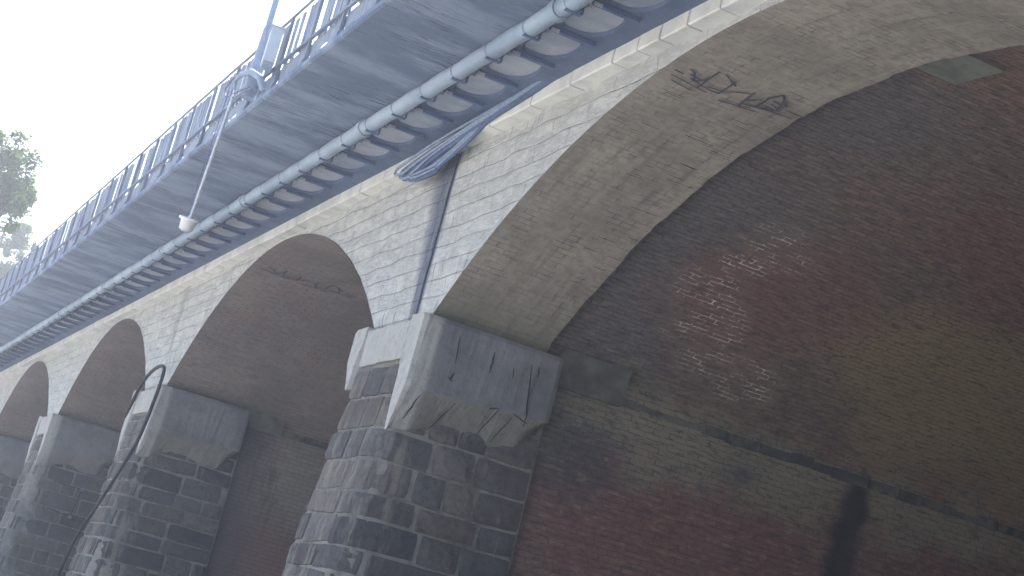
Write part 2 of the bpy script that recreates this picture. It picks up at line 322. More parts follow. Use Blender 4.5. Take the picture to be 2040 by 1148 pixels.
# ------------------------------------------------------------------ viaduct
VX = thing('viaduct', 'old stone and brick arched viaduct carrying a cantilevered concrete walkway', 'viaduct', (0, 30, 0))
SP = 5.30                                     # springing height
ARCH = [(-1.65, -2.3, 9.55), (12.006, -2.456, 9.738), (25.6, -2.05, 9.312), (38.4, -.53, 7.73), (50.85, -1.95, 9.1), (63.9, -2.0, 9.1), (76.8, -2.0, 9.1)]
HALF = [math.sqrt(r * r - (SP - z) ** 2) for c, z, r in ARCH]
PIER = [(ARCH[i][0] + HALF[i], ARCH[i + 1][0] - HALF[i + 1]) for i in range(len(ARCH) - 1)]
XR, XV = 1.40, 13.0
def corn_z(y): return 7.345 + dz(y)
def arch_z(y):
    z = SP
    for (c, cz, r), h in zip(ARCH, HALF):
        if abs(y - c) < h: z = max(z, cz + math.sqrt(max(0, r * r - (y - c) ** 2)))
    return z
# spandrel walls: one piece above each pier, from crown to crown
for k, (pn, pf) in enumerate(PIER):
    ya, yb = ARCH[k][0], ARCH[k + 1][0]
    if k == 0: ya = ARCH[0][0]
    ys = set(lin(ya, yb, int((yb - ya) / (.09 if k in (1, 2) else .3))))
    ys |= {pn, pf}
    if k == 1: ys |= {18.47, 18.475, 18.50, 18.53, 18.535}
    ys = sorted(ys); rows = []; uvs = []
    NZ = 22 if k in (1, 2) else 10
    for y in ys:
        zb = arch_z(y); zt = corn_z(y) + .02; col = []; uvc = []
        for j in range(NZ):
            t = j / (NZ - 1); z = zb + (zt - zb) * t
            edge = min(1, min(z - zb, .12) / .12) if zt > zb else 0
            x = (nz((0, y * 1.1, z * 3.6), 1.2) * .045 + nz((0, y, z), 3.5, 2) * .014) * (.25 + .75 * edge) if k < 4 else 0
            if k == 1: x *= min(1, max(.15, abs(y - 18.5) / .5))
            if k == 1 and 18.474 < y < 18.532: x += .10 * min(1, (z - 5.25) / .2)
            col.append((x, y, max(z, zb))); uvc.append((y, z))
        rows.append(col); uvs.append(uvc)
    b = MB(); b.smooth = False
    # groove bed gets its own material
    for i in range(len(ys) - 1):
        b.cur = 1 if (k == 1 and ys[i] >= 18.47 and ys[i + 1] <= 18.536) else 0
        b.grid([rows[i], rows[i + 1]], [uvs[i], uvs[i + 1]], flip=False)
    b.build('spandrel_wall', [M['spandrel'], M['groove']], VX)
# arch rings and inner vaults
for k, ((c, cz, r), h) in enumerate(zip(ARCH, HALF)):
    a = math.asin(h / r); N = 150 if k < 3 else 80
    def arc(rr, x, aa): return [(xe(t * r), c + rr * math.sin(t), cz + rr * math.cos(t)) for t in lin(-aa, aa, N)]
    xe = lambda q: XR + .012 * nz((q * 2.2, k, 0), 1) + .010 * nz((q * 9, k, 3), 1) + .018 * (math.floor(q * 1.3 + k) % 2) - .02
    rows = []; uvs = []
    for x in lin(0, XR, 15):
        row = []; u = []
        for t in lin(-a, a, N):
            rr = r + nz((x * 2, t * r * 2, k), 1.0) * .012 + nz((x, t * r, k), .35) * .02
            if x == 0: rr = r
            row.append((xe(t * r) if x == XR else x - .012 * (x == 0), c + rr * math.sin(t), cz + rr * math.cos(t))); u.append((x, t * r))
        rows.append(row); uvs.append(u)
    b = MB(); b.smooth = True; b.grid(rows, uvs, flip=False)
    b.smooth = False; r2 = r + (.12 if k <= 1 else .004); a2 = math.asin(min(1, (h + .15) / r2))
    A, B_ = rows[-1], arc(r2, XR, a2); b.grid([A, B_], [[(p[1], p[2]) for p in A], [(p[1], p[2]) for p in B_]])
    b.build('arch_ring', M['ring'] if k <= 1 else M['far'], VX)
    rows = []; uvs = []
    for x in lin(XR - .06, XV, 40):
        row = []; u = []
        for t in lin(-a2, a2, N):
            rr = r2 + nz((x * .7, t * r, k + 9), .8) * .03
            row.append((x, c + rr * math.sin(t), cz + rr * math.cos(t))); u.append((x, t * r2))
        rows.append(row); uvs.append(u)
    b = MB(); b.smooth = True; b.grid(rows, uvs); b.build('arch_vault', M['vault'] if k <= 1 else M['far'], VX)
# back wall of the vaults (rear elevation) above the arches plus fill
b = MB(); ys = lin(ARCH[0][0], ARCH[-1][0], 260)
P = [[(XV, y, arch_z(y)), (XV, y, 7.2)] for y in ys]; b.grid(P, flip=True); b.build('rear_spandrel_wall', M['infill'], VX)
REAR_CLOSED = True
if REAR_CLOSED:
    b = MB(); b.box(XV - .3, XV - .02, Y0, Y1, 0, 7.3); b.build('rear_light_block', M['vault'], VX)  # unseen wall added to shut out rear light and keep the vaults dark

# piers: core with brick abutment faces, ashlar nose, imposts
rng = random.Random(11)
def pier_path(pn, pf):
    """plan outline of the masonry nose, near side -> front -> far side, as (x, y, nx, ny)"""
    pts = []; e = .10; yn, yf = pn + e, pf - e; x0, xr = -.06, 1.62; rx, ry = .20, .26
    for x in lin(xr, x0 + rx, 9)[:-1]: pts.append((x, yn))
    for t in lin(0, math.pi / 2, 9)[:-1]: pts.append((x0 + rx - rx * math.sin(t), yn + ry - ry * math.cos(t)))
    for y in lin(yn + ry, yf - ry, 4)[:-1]: pts.append((x0, y))
    for t in lin(0, math.pi / 2, 9)[:-1]: pts.append((x0 + rx - rx * math.cos(t), yf - ry + ry * math.sin(t)))
    for x in lin(x0 + rx, xr, 7): pts.append((x, yf))
    return pts
class Path:
    def __init__(s, pts):
        s.p = [Vector((*p, 0)) for p in pts]; s.d = [0]
        for a, b in zip(s.p, s.p[1:]): s.d.append(s.d[-1] + (b - a).length)
        s.L = s.d[-1]
    def at(s, u):
        u = max(0, min(s.L - 1e-6, u)); i = max(j for j in range(len(s.d) - 1) if s.d[j] <= u)
        a, b = s.p[i], s.p[i + 1]; t = (u - s.d[i]) / (s.d[i + 1] - s.d[i]); q = a.lerp(b, t); tg = (b - a).normalized()
        # smoothed normal
        i2 = min(len(s.p) - 2, i + 1) if t > .5 else max(0, i - 1); tg2 = (s.p[i2 + 1] - s.p[i2]).normalized(); wgt = abs(t - .5)
        tg = (tg * (1 - wgt) + tg2 * wgt).normalized()
        return q, Vector((tg.y, -tg.x, 0)) * -1
TONES = [(.088, .088, .084), (.074, .075, .073), (.105, .10, .092), (.08, .075, .07), (.12, .112, .096), (.10, .092, .082), (.066, .067, .068)]
def masonry(k, pn, pf, fine):
    path = Path(pier_path(pn, pf)); yc = (pn + pf) / 2; b = MB(); ztop = 5.24
    def S(u, z, off):
        q, n = path.at(u); s_ = (ztop - z)
        q = Vector((q.x - max(0, .35 - q.x) / .41 * s_ * .10, yc + (q.y - yc) * (1 + s_ * .035), z))
        return q + n * off
    def base_off(u, z): return .003 + nz((u, z, k), 2.5) * .006
    U = lin(0, path.L, 90 if fine else 44); Z = lin(0, ztop, 70 if fine else 30)
    b.cur = 1; b.smooth = True
    b.grid([[S(u, z, base_off(u, z)) for z in Z] for u in U], flip=False)
    b.smooth = False; b.cur = 0
    if k == 1: zl = [.2, .62, .98, 1.36, 1.66, 2.02, 2.36, 2.64, 2.98, 3.26, 3.62, 3.98, 4.36, 4.74, 5.05, 5.22]
    else:
        zl = [.15]
        while zl[-1] < 5.0: zl.append(zl[-1] + rng.choice((.26, .3, .34, .38)))
        zl[-1] = 5.2
    n = 8 if fine else 5
    for z0, z1 in zip(zl, zl[1:]):
        if z0 > 4.7: break
        z1 = min(z1, 4.76)
        u = -rng.uniform(0, .5)
        while u < path.L:
            ln_ = rng.choice((.36, .5, .6, .74, .9, 1.05)); u0, u1 = max(0, u), min(path.L, u + ln_); u += ln_
            if u1 - u0 < .12: continue
            mg = rng.uniform(.007, .015); tone = rng.choice(TONES); f_ = rng.uniform(1.0, 1.6); tone = tuple(t * f_ for t in tone)
            ex = rng.uniform(.008, .045); sd = rng.random() * 99; P = []
            ang = rng.uniform(-.02, .02)
            sp_ = [-1, -.95] + [(-.95 + 1.9 * i / (n - 3)) for i in range(1, n - 3)] + [.95, 1]
            for cs in sp_:
                row = []
                for ct in sp_:
                    rnd = 1 - .035 * (abs(cs) ** 5) * (abs(ct) ** 5)
                    uu = (u0 + u1) / 2 + ((u1 - u0) / 2 - mg) * cs * rnd; zz = (z0 + z1) / 2 + ((z1 - z0) / 2 - mg) * ct * rnd + ang * cs * (u1 - u0)
                    jt = .010; uu += nz((cs * 1.5, ct * 1.5, sd), 1) * jt; zz += nz((cs * 1.5, ct * 1.5, sd + 5), 1) * jt
                    e = max(abs(cs), abs(ct)); off = .012 + ex + nz((cs * 1.3, ct * 1.3, sd + 9), 1) * .026
                    if e > .99: off = -.02
                    elif e > .92: off = .012 + ex * .4
                    row.append(S(uu, zz, off))
                P.append(row)
            b.grid(P, col=tone)
    return b.build('pier_masonry', [M['stone'], M['mortar']], VX)

def impost(k, yw, sgn, full, fine):
    """corbel on one side of a pier. yw: arch-side face of the springing, sgn -1 near side / +1 far side"""
    N = 34 if fine else 14; b = MB(); b.smooth = False
    xs = lin(-.16, 1.56, N); rows = []
    for i, x in enumerate(xs):
        t = i / (N - 1)
        zb = 3.95 + .15 * math.sin(min(1, max(0, (t - .12) / .55)) * math.pi) * (.9 if sgn < 0 else .5) + .20 * t + .04 * nz((t * 6, k, sgn), 1) + .028 * nz((t * 19, k, sgn), 1) + max(0, t - .86) / .14 * .34
        zc = 4.42 + .10 * t
        if not full: zb = 4.50 + .05 * nz((t * 8, k, 3), 1); zc = 4.85
        prof = [(-.10, 5.26), (.22, 5.26), (.235, 4.98), (.24, 4.6)][::-1]
        outer = [(-.17, 5.27), (-.20, 5.22), (-.205, 4.95), (-.206, zc + .09), (-.206, zc + .012), (-.19, zc - .012), (-.11, (zc * .62 + zb * .38)), (-.03, (zc * .3 + zb * .7)), (.035, zb + .02), (.06, zb)]
        inner = [(.10, zb + .015), (.15, max(zb + .3, 4.3)), (.20, max(zb + .5, 4.6)), (.235, max(zb + .55, 4.78)), (.25, 5.0), (.25, 5.27)]
        row = []
        for q, (dy, z) in enumerate(outer + inner):
            j = .016 * nz((x * 3, z * 4, k + q * .1), 1) + (.010 * nz((x * 14, z * 14, k), 1) if fine else 0)
            ew = .02 if i in (0, N - 1) else 0
            xx = x + (.012 * nz((q, z * 6, k), 1) if i in (0, N - 1) else 0) + ((5.27 - z) * -.012)
            row.append((xx, yw + (1 if sgn < 0 else -1) * (dy + ew * (1 if dy < 0 else -1) + j), z + (.012 * nz((q * 1.7, x * 5, k), 1) if q > 4 else 0)))
        rows.append(row)
    if sgn > 0: rows = [list(reversed(r)) for r in rows]
    b.grid(rows, closed=True, flip=True); b.face(rows[0][::-1]); b.face(rows[-1])
    if k == 1 and sgn < 0:                       # open cracks cut in the side, thin dark wedges set into the render
        b.cur = 1
        def wedge(p, q, wd):
            dx, dzz = q[0] - p[0], q[1] - p[1]; L = math.hypot(dx, dzz); ax, az = dzz / L * wd, -dx / L * wd
            def y_(x, z):
                t = (x + .1) / 1.66; zc = 4.42 + .1 * t; zb = 3.97 + .15 * math.sin(min(1, max(0, (t - .12) / .55)) * math.pi) * .9 + .2 * t
                if z >= zc: return yw - .205
                s_ = (zc - z) / (zc - zb); return yw - .19 + .22 * s_
            o = -.022; n_ = 7
            for i in range(n_ - 1):
                t0, t1 = i / (n_ - 1), (i + 1) / (n_ - 1); pts = []
                for t, sg in ((t0, -1), (t1, -1), (t1, 1), (t0, 1)):
                    jx = .012 * nz((t * 6, p[0] * 9, p[1]), 1); wv_ = (1 - abs(2 * t - 1) ** 2 * .6) * sg
                    x, z = p[0] + dx * t + ax * wv_ + jx, p[1] + dzz * t + az * wv_; pts.append((x, y_(x, z) + o, z))
                b.face(pts)
        for p, q, wd in [((.28, 5.13), (.31, 4.82), .007), ((.72, 5.08), (.72, 4.84), .012), ((1.18, 5.08), (1.28, 4.40), .010), ((1.27, 5.08), (1.28, 4.96), .008), ((.98, 4.98), (1.0, 4.86), .007),
                         ((.45, 4.42), (.28, 4.08), .007), ((.93, 4.5), (.83, 4.16), .008), ((1.12, 4.45), (1.0, 4.14), .006), ((.32, 4.72), (.30, 4.62), .012), ((.82, 4.47), (.93, 4.50), .008), ((1.1, 4.5), (1.32, 4.44), .006), ((.02, 4.38), (-.05, 4.10), .009), ((.26, 4.66), (.34, 4.62), .006)]:
            wedge(p, q, wd)
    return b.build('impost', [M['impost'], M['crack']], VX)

for k, (pn, pf) in enumerate(PIER):
    fine = k in (1, 2)
    b = MB(); b.box(XR + .18, XV, pn + .15, pf - .15, 0, 5.45); b.box(.4, XR + .18, pn + .2, pf - .2, 0, 5.3)
    b.build('abutment_wall', M['vault'] if k <= 1 else M['far'], VX)
    masonry(k, pn, pf, fine)
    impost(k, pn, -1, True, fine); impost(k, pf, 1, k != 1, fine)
    # panel across the front between the two legs, broken at the bottom
    b = MB(); ya, yb = pn + .27, pf - .29 + (.02 if k == 1 else 0); rows = []
    for i, y in enumerate(lin(ya, yb, 14)):
        zb = 4.78 + .012 * nz((y * 6, k, 0), 1); zt = 5.23 + .03 * nz((y * 4, k, 7), 1); x = -.15 - (.012 if .3 < i / 13 < .55 else 0)
        col = [(.2, y, zb + .02), (x + .006, y, zb)] + [(x + .008 * nz((y * 5, z * 5, k), 1), y, z) for z in lin(zb + .02, zt - .02, 6)] + [(x + .02, y, zt), (.2, y, zt + .01)]
        rows.append(col)
    b.grid(rows); b.face([p for p in rows[0]][::-1]); b.face(rows[-1])
    b.build('impost_panel', M['impost'], VX)
    # stones carrying the inner vault, right behind the impost
    if 0 < k < 4:
        for x0, x1, y0, y1 in ((1.60, 2.28, pn + .02, pn + .4),):
            b = MB(); rows = []
            for x in lin(x0, x1 + .2 * (k == 1), 6):
                rows.append([(x, y0 + .012 * nz((x * 5, z * 4, k), 1) + max(0, 5.16 - z) * .25 - max(0, z - 5.25) * .3, z + (.012 * nz((x * 7, z, 1), 1))) for z in lin(5.0, 5.42, 6)])
            b.grid(rows, flip=True)
            for r_ in (rows[0], rows[-1]): b.face(r_ + [(r_[-1][0], y1, 5.42), (r_[-1][0], y1, 5.0)])
            b.face([r_[0] for r_ in rows] + [(x1, y1, 5.0), (x0, y1, 5.0)]); b.build('springer_stone', M['springer'], VX)
        # string course along the springing inside the vault
        b = MB(); x = 2.3
        while x < XV - .5:
            ln_ = rng.uniform(.28, .6); h0, h1 = 5.02 + rng.uniform(-.02, .02), 5.13 + rng.uniform(-.015, .02); e = rng.choice((.02, .03, .045, .0))
            if rng.random() > .18: b.box(x + .012, x + ln_ - .012, pn + .148 - e - .03, pn + .5, h0, h1, Matrix.Rotation(rng.uniform(-.02, .02), 3, 'Y'))
            x += ln_
        b.box(2.3, x, pn + .146, pn + .5, 5.04, 5.10); b.build('string_course', M['ledge'], VX)
# dark open joints in the near ring, black weathered tangle
def strips(k, lines, wd, name, mat='crack'):
    c, cz, r = ARCH[k]; b = MB()
    for L in lines:
        for (x0, s0), (x1, s1) in zip(L, L[1:]):
            d = Vector((x1 - x0, s1 - s0)); n_ = max(2, int(d.length / .06) + 1)
            if d.length < 1e-5: continue
            pr = Vector((-d.y, d.x)).normalized(); prev = None
            for i in range(n_):
                t = i / (n_ - 1); q = Vector((x0, s0)) + d * t + pr * (.012 * nz((x0 * 9 + t * 3, s0 * 9, 1), 1)); wv_ = wd * (.55 + .8 * abs(nz((x0 * 5 + t * 4, s0 * 7, 5), 1.3)))
                cur = [q + pr * wv_, q - pr * wv_]
                if prev:
                    pts = []
                    for u in (prev[0], cur[0], cur[1], prev[1]):
                        rr = r - .022; th = u.y / r; pts.append((u.x, c + rr * math.sin(th), cz + rr * math.cos(th)))
                    b.face(pts)
                prev = cur
    return b.build(name, M[mat], VX)
SCR = [[(0.16, 1.27), (0.22, 1.3), (0.29, 1.45)], [(0.29, 1.45), (0.36, 1.34), (0.37, 1.12)], [(0.38, 1.54), (0.37, 1.12)], [(0.39, 1.48), (0.58, 1.48), (0.57, 1.18)], [(0.08, 1.48), (0.49, 1.55)], [(0.44, 1.44), (0.65, 1.41)], [(0.63, 1.38), (0.8, 1.27)], [(0.64, 1.58), (1.0, 1.53)], [(0.83, 1.55), (0.8, 1.22)], [(0.82, 1.48), (1.09, 1.42), (1.32, 1.4)], [(0.95, 1.47), (0.95, 1.21)], [(0.95, 1.21), (1.0, 1.07), (1.15, 1.26)], [(0.98, 1.44), (1.13, 1.38), (1.07, 1.15)], [(1.18, 1.3), (1.36, 1.3)], [(0.43, 1.12), (0.62, 1.25)], [(0.83, 1.41), (0.92, 1.29)], [(1.0, 1.23), (1.14, 1.27)], [(0.06, 1.38), (0.16, 1.4)], [(0.13, 1.57), (0.36, 1.61)], [(.2, 1.36), (.34, 1.38)], [(.24, 1.42), (.36, 1.44)], [(1.02, 1.3), (1.12, 1.33)], [(1.0, 1.36), (1.1, 1.37)]]
strips(1, SCR, .016, 'weathered_tangle', 'tangle')
strips(2, [[(x * 1.3 + .02, s * .8 + .6) for x, s in L] for L in SCR[:14]], .02, 'weathered_tangle', 'tangle')
for k, pn in ((1, .3), (2, .4)):
    ll = []
    for i in range(46 if k == 1 else 30):
        x = rng.uniform(.05, 1.25); s = round(rng.uniform(1.6, 5.4) / .078) * .078; ln_ = rng.uniform(.06, .22)
        if k == 1 and rng.random() < .5: x = rng.uniform(.95, 1.3)
        ll.append([(x, s), (min(1.39, x + ln_), s + rng.uniform(-.01, .01))])
    strips(k, ll, .0045, 'open_joint')
# grey-green render patch on the crown of the near vault, step in the ring beside it
c, cz, r = ARCH[1]
b = MB(); rows = []
for i, x in enumerate(lin(1.41, 1.92, 6)):
    rows.append([(x, y + .02 * nz((x * 6, y * 5, 1), 1), cz + math.sqrt((r + .085) ** 2 - (y - c) ** 2)) for y in lin(11.2 + .0 * i, 11.85, 7)])
b.grid(rows, flip=True)
ed = rows[0] + [q[-1] for q in rows[1:]] + rows[-1][::-1][1:] + [q[0] for q in rows[::-1][1:-1]]
b.grid([ed, [(p[0], p[1], p[2] + .06) for p in ed]], closed=True); b.build('render_patch', M['patch'], VX)
# cornice blocks
b = MB(); y = Y0 + 1; marks = [12.3, 12.86, 13.36, 13.79, 14.29, 15.21, 16.16, 17.26, 18.2, 19.1, 19.9, 20.73, 21.68]
ed = []; y = 11.8
while y > Y0: ed.append(y); y -= rng.uniform(.75, 1.05)
ed = ed[::-1] + marks; y = 22.6
while y < Y1: ed.append(y); y += rng.uniform(.75, 1.05)
for ya, yb in zip(ed, ed[1:]):
    g = .015; j = rng.uniform(-.006, .006); z0, z1 = corn_z((ya + yb) / 2) + j, 7.515 + dz((ya + yb) / 2)
    ya += g; yb -= g; x0 = -.166 + rng.uniform(-.005, .005); cc = .012
    rot = Matrix.Rotation(math.atan(-.0055), 3, 'X')
    prof = [(.3, z0), (x0 + cc, z0), (x0, z0 + cc), (x0, z1)]
    rows = [[(x, yy, z - .0055 * (yy - (ya + yb) / 2)) for x, z in prof] for yy in (ya, yb)]
    b.grid(rows, flip=True); b.face(rows[0] + [(.3, ya, z1)]); b.face([*rows[1], (.3, yb, z1)][::-1])
b.build('cornice', M['cornice'], VX)
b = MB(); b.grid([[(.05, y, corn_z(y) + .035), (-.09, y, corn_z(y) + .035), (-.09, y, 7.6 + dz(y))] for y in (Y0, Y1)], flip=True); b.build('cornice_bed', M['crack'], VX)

# deck slab: soffit outboard of the pipe, edge fascia, top
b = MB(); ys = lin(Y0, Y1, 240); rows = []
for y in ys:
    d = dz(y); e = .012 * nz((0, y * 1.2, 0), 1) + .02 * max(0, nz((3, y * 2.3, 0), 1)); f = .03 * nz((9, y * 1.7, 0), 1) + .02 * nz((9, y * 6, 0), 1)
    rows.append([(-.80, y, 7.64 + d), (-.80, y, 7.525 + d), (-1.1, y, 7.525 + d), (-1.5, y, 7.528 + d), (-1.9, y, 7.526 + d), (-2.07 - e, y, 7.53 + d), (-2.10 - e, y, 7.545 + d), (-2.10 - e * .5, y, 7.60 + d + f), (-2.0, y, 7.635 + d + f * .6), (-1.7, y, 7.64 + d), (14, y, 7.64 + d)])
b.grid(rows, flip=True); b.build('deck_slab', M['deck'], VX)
# edge beam with rounded coffers between the pipe and the cornice
BR = [5.38 + .897 * i for i in range(76)]
b = MB(); cfr = []; XO, XI = -.80, -.166
def hole(yc, n=44):
    """rounded coffer outline, full at the pipe side, round towards the wall and the far end"""
    pts = []
    for i in range(n):
        t = 2 * math.pi * i / n; cx, sy = math.cos(t), math.sin(t)
        ex = 1.7 if cx > 0 else 5.
        x = math.copysign(abs(cx) ** (2 / (2.0 if cx > 0 else 5)), cx); yy = math.copysign(abs(sy) ** (2 / (2.2 if cx > 0 else 4)), sy)
        pts.append((-.575 + .215 * x, yc + .405 * yy))
    return pts
for y0 in BR:
    y1 = y0 + .897; yc = (y0 + y1) / 2; d = dz(yc); z = 7.49 + d; H = hole(yc); n = len(H)
    O = []
    for x, y in H:                             # project outline onto the bay rectangle
        vx, vy = x + .575, y - yc
        cands = []
        if vx > 1e-9: cands.append((XI + .575) / vx)
        if vx < -1e-9: cands.append((XO + .575) / vx)
        if abs(vy) > 1e-9: cands.append((.4485) / abs(vy))
        s_ = min(cands); O.append((-.575 + vx * s_, yc + vy * s_))
    sl_ = lambda x, y, zz: (x, y, zz - .0055 * (y - yc))
    b.grid([[sl_(*p, z) for p in O], [sl_(*p, z) for p in H]], closed=True, flip=True)
    for cxn, cyn in ((XI, y1), (XI, y0), (XO, y0), (XO, y1)):   # corner triangles
        best = sorted(range(n), key=lambda i: (O[i][0] - cxn) ** 2 + (O[i][1] - cyn) ** 2)[0]
        for a_ in (best - 1, best):
            p, q = O[a_ % n], O[(a_ + 1) % n]
            if abs(p[0] - q[0]) > 1e-6 and abs(p[1] - q[1]) > 1e-6: b.face([sl_(*p, z), sl_(cxn, cyn, z), sl_(*q, z)])
    b.smooth = True
    b.grid([[sl_(*p, z) for p in H], [sl_(p[0] * .97 - .017, p[1], z + .012) for p in H], [sl_(p[0] * .93 - .04, yc + (p[1] - yc) * .95, z + .036) for p in H]], closed=True, flip=True); b.smooth = False
    k_ = MB(); k_.face([sl_(p[0] * .93 - .04, yc + (p[1] - yc) * .96, z + .034) for p in H][::-1]); cfr.append((yc, k_))
b.face([(XO, Y0, 7.49 + dz(Y0)), (XI, Y0, 7.49 + dz(Y0)), (XI, BR[0], 7.49 + dz(BR[0])), (XO, BR[0], 7.49 + dz(BR[0]))])
ya = BR[-1] + .897
b.face([(XO, ya, 7.49 + dz(ya)), (XI, ya, 7.49 + dz(ya)), (XI, Y1, 7.49 + dz(Y1)), (XO, Y1, 7.49 + dz(Y1))])
b.grid([[(XO, y, 7.49 + dz(y)), (XO, y, 7.6 + dz(y))] for y in (Y0, Y1)]); b.grid([[(XI, y, 7.49 + dz(y)), (XI, y, 7.6 + dz(y))] for y in (Y0, Y1)], flip=True)
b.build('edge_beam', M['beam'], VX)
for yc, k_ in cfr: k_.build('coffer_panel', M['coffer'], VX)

# ------------------------------------------------------------------ water pipe on its brackets
WP = thing('service_pipe', 'long pale blue grey service pipe slung on brackets under the walkway', 'pipe', (-1.0, 30, 7.4))
PX, PZ, PR = -1.0, 7.40, .088
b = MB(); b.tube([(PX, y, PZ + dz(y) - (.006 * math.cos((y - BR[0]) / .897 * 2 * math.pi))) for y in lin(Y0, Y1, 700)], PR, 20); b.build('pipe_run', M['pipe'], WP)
arm0 = None
def arm_mesh():
    a = MB(); a.box(-.97, -.36, -.030, .030, 7.448, 7.486); a.box(-1.06, -.90, -.022, .022, 7.295, 7.308); a.box(-.905, -.89, -.022, .022, 7.308, 7.446)
    return a
def ring_mesh(r0, y0, y1):
    a = MB(); N = 20; pr = [(PR + .002, y0), (PR + r0, y0), (PR + r0, y1), (PR + .002, y1)]
    a.grid([[(PX + q * math.cos(2 * math.pi * i / N), y, PZ + q * math.sin(2 * math.pi * i / N)) for i in range(N)] for q, y in pr], closed=True); return a
def clip_mesh():
    a = MB(); a.tube([(-.845, -.012, 7.40), (-.843, -.012, 7.47)], .007, 6); a.tube([(-.825, .014, 7.41), (-.823, .014, 7.47)], .007, 6); a.box(-.82, -.74, -.045, -.033, 7.43, 7.462); return a
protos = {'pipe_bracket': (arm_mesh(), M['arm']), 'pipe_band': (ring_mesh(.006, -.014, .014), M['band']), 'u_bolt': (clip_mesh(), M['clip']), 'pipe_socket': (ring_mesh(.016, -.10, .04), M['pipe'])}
arms = []
for nm, (mb, mt) in protos.items():
    src = mb.build(nm, mt, WP); base = Vector(src.location); first = True
    for i, y in enumerate(BR):
        if nm == 'pipe_socket':
            if i % 6 != 3: continue
            y += .32
        o = src if first else src.copy(); first = False
        if o is not src: COL.objects.link(o)
        if nm == 'u_bolt': o.parent = arms[i]; o.location = (0, 0, 0)      # bolted to its bracket
        else: o.parent = WP; o.location = base + Vector((0, y, dz(y)))
        if nm == 'pipe_bracket': arms.append(o)

# ------------------------------------------------------------------ railing along the deck edge
RL = thing('slatted_railing', 'weathered blue grey slatted railing along the walkway edge', 'railing', (-2.05, 30, 7.6))
def rz(y): return dz(y) + 0.
post_y = [Y0 + .4 + 1.25 * i for i in range(76)]
b = MB(); b.tube([(-2.06, y, 8.545 + dz(y) + .018 * nz((0, y * .4, 0), 1) + .012 * nz((0, y * 1.5, 4), 1)) for y in lin(Y0, Y1, 300)], .020, 6); b.build('top_rail', M['rail'], RL)
b = MB()
for a_, c_ in zip(lin(Y0, Y1, 120), lin(Y0, Y1, 120)[1:]):
    b.grid([[(-2.085, a_, 7.915 + dz(a_)), (-2.085, a_, 7.945 + dz(a_)), (-2.05, a_, 7.945 + dz(a_)), (-2.05, a_, 7.915 + dz(a_))], [(-2.085, c_, 7.915 + dz(c_)), (-2.085, c_, 7.945 + dz(c_)), (-2.05, c_, 7.945 + dz(c_)), (-2.05, c_, 7.915 + dz(c_))]], closed=True)
b.build('lower_rail', M['rail'], RL)
for i, y in enumerate(post_y):
    b = MB(); d = dz(y); b.box(-2.075, -2.04, y - .022, y + .022, 7.58 + d, 8.55 + d); b.box(-2.095, -2.02, y - .06, y + .06, 7.58 + d, 7.67 + d)
    b.build('post', M['rail'], RL)
    y2 = y + 1.25; b = MB(); u = y + .03; dens = rng.choice((.6, .75, .9, .7, .65))
    if 21.2 < y < 30: dens = rng.choice((.62, .72))
    while u < y2 - .05:
        wd = rng.uniform(.045, .13)
        if rng.random() < dens: 
            x = -2.035 + rng.uniform(-.008, .008); tl = rng.uniform(-.02, .02); h0 = 7.90 + rng.uniform(-.06, .03); h1 = 8.53 + rng.uniform(-.03, .012)
            e = min(u + wd, y2 - .03)
            P = [(u, h0), (e, h0), (e + tl * .6, h1), (u + tl * .6, h1)]
            F = [(x, p[0], p[1] + dz(p[0])) for p in P]; G = [(x + .018, q[1], q[2]) for q in F]
            b.face(F[::-1]); b.face(G); b.grid([F, G], closed=True)
        u += wd + rng.choice((.004, .006, .012, .03, .05))
    if b.f: b.build('slat_panel', M['slat'], RL)
    # kick board with ragged openings under it
    b = MB(); ys = lin(y + .03, y2 - .03, 12); lo = [7.60 if rng.random() < .55 else 7.70 + rng.uniform(0, .06) for _ in ys]; lo = [l + .01 * rng.random() for l in lo]
    F = [[(-2.03, yy, l + dz(yy)), (-2.03, yy, 7.905 + dz(yy))] for yy, l in zip(ys, lo)]; b.grid(F, flip=False)
    G = [[(p[0] + .015, p[1], p[2]) for p in q] for q in F]; b.grid(G, flip=True); b.grid([[q[0] for q in F], [q[0] for q in G]]); b.build('kick_board', M['slat'], RL)

# ------------------------------------------------------------------ lamp mast, cabinet, hanging lamp
MS = thing('lamp_mast', 'thin grey lamp mast with a thick tapered base rising above the railing', 'mast', (-2.15, 20.5, 7.45))
b = MB(); b.tube([(-2.16, 20.5, z) for z in (8.62, 8.66, 9.5, 12.5, 14.5)], [.042, .04, .038, .034, .03], 12); b.build('mast_pole', M['mast'], MS)
b = MB(); b.tube([(-2.14, 20.5, z) for z in (7.64, 7.66, 8.35, 8.55, 8.64)], [.10, .082, .075, .07, .045], 14); b.build('mast_base', M['mast'], MS)
b = MB(); b.tube([(-2.16, 20.5, 14.5), (-2.3, 20.5, 14.8), (-2.7, 20.5, 15.0), (-3.1, 20.5, 15.0)], .025, 8); b.box(-3.6, -3.05, 20.38, 20.62, 14.93, 15.05); b.build('lamp_arm', M['mast'], MS)
CB = thing('utility_cabinet', 'pale grey box fixed outside the railing beside the lamp mast', 'cabinet', (-2.2, 19.8, 7.85))
ro = Matrix.Rotation(R(-8), 3, 'Z')
b = MB(); b.box(-2.25, -2.11, 19.62, 19.92, 7.90, 8.33, ro); cbody = b.build('cabinet_body', M['cabinet'], CB)
b = MB(); b.box(-2.265, -2.095, 19.605, 19.935, 8.332, 8.345, ro); b.build('cabinet_lid', M['cabinet'], cbody)
b = MB(); b.box(-2.24, -2.12, 19.64, 19.90, 7.86, 7.898, ro); b.build('cabinet_foot', M['mast'], CB)
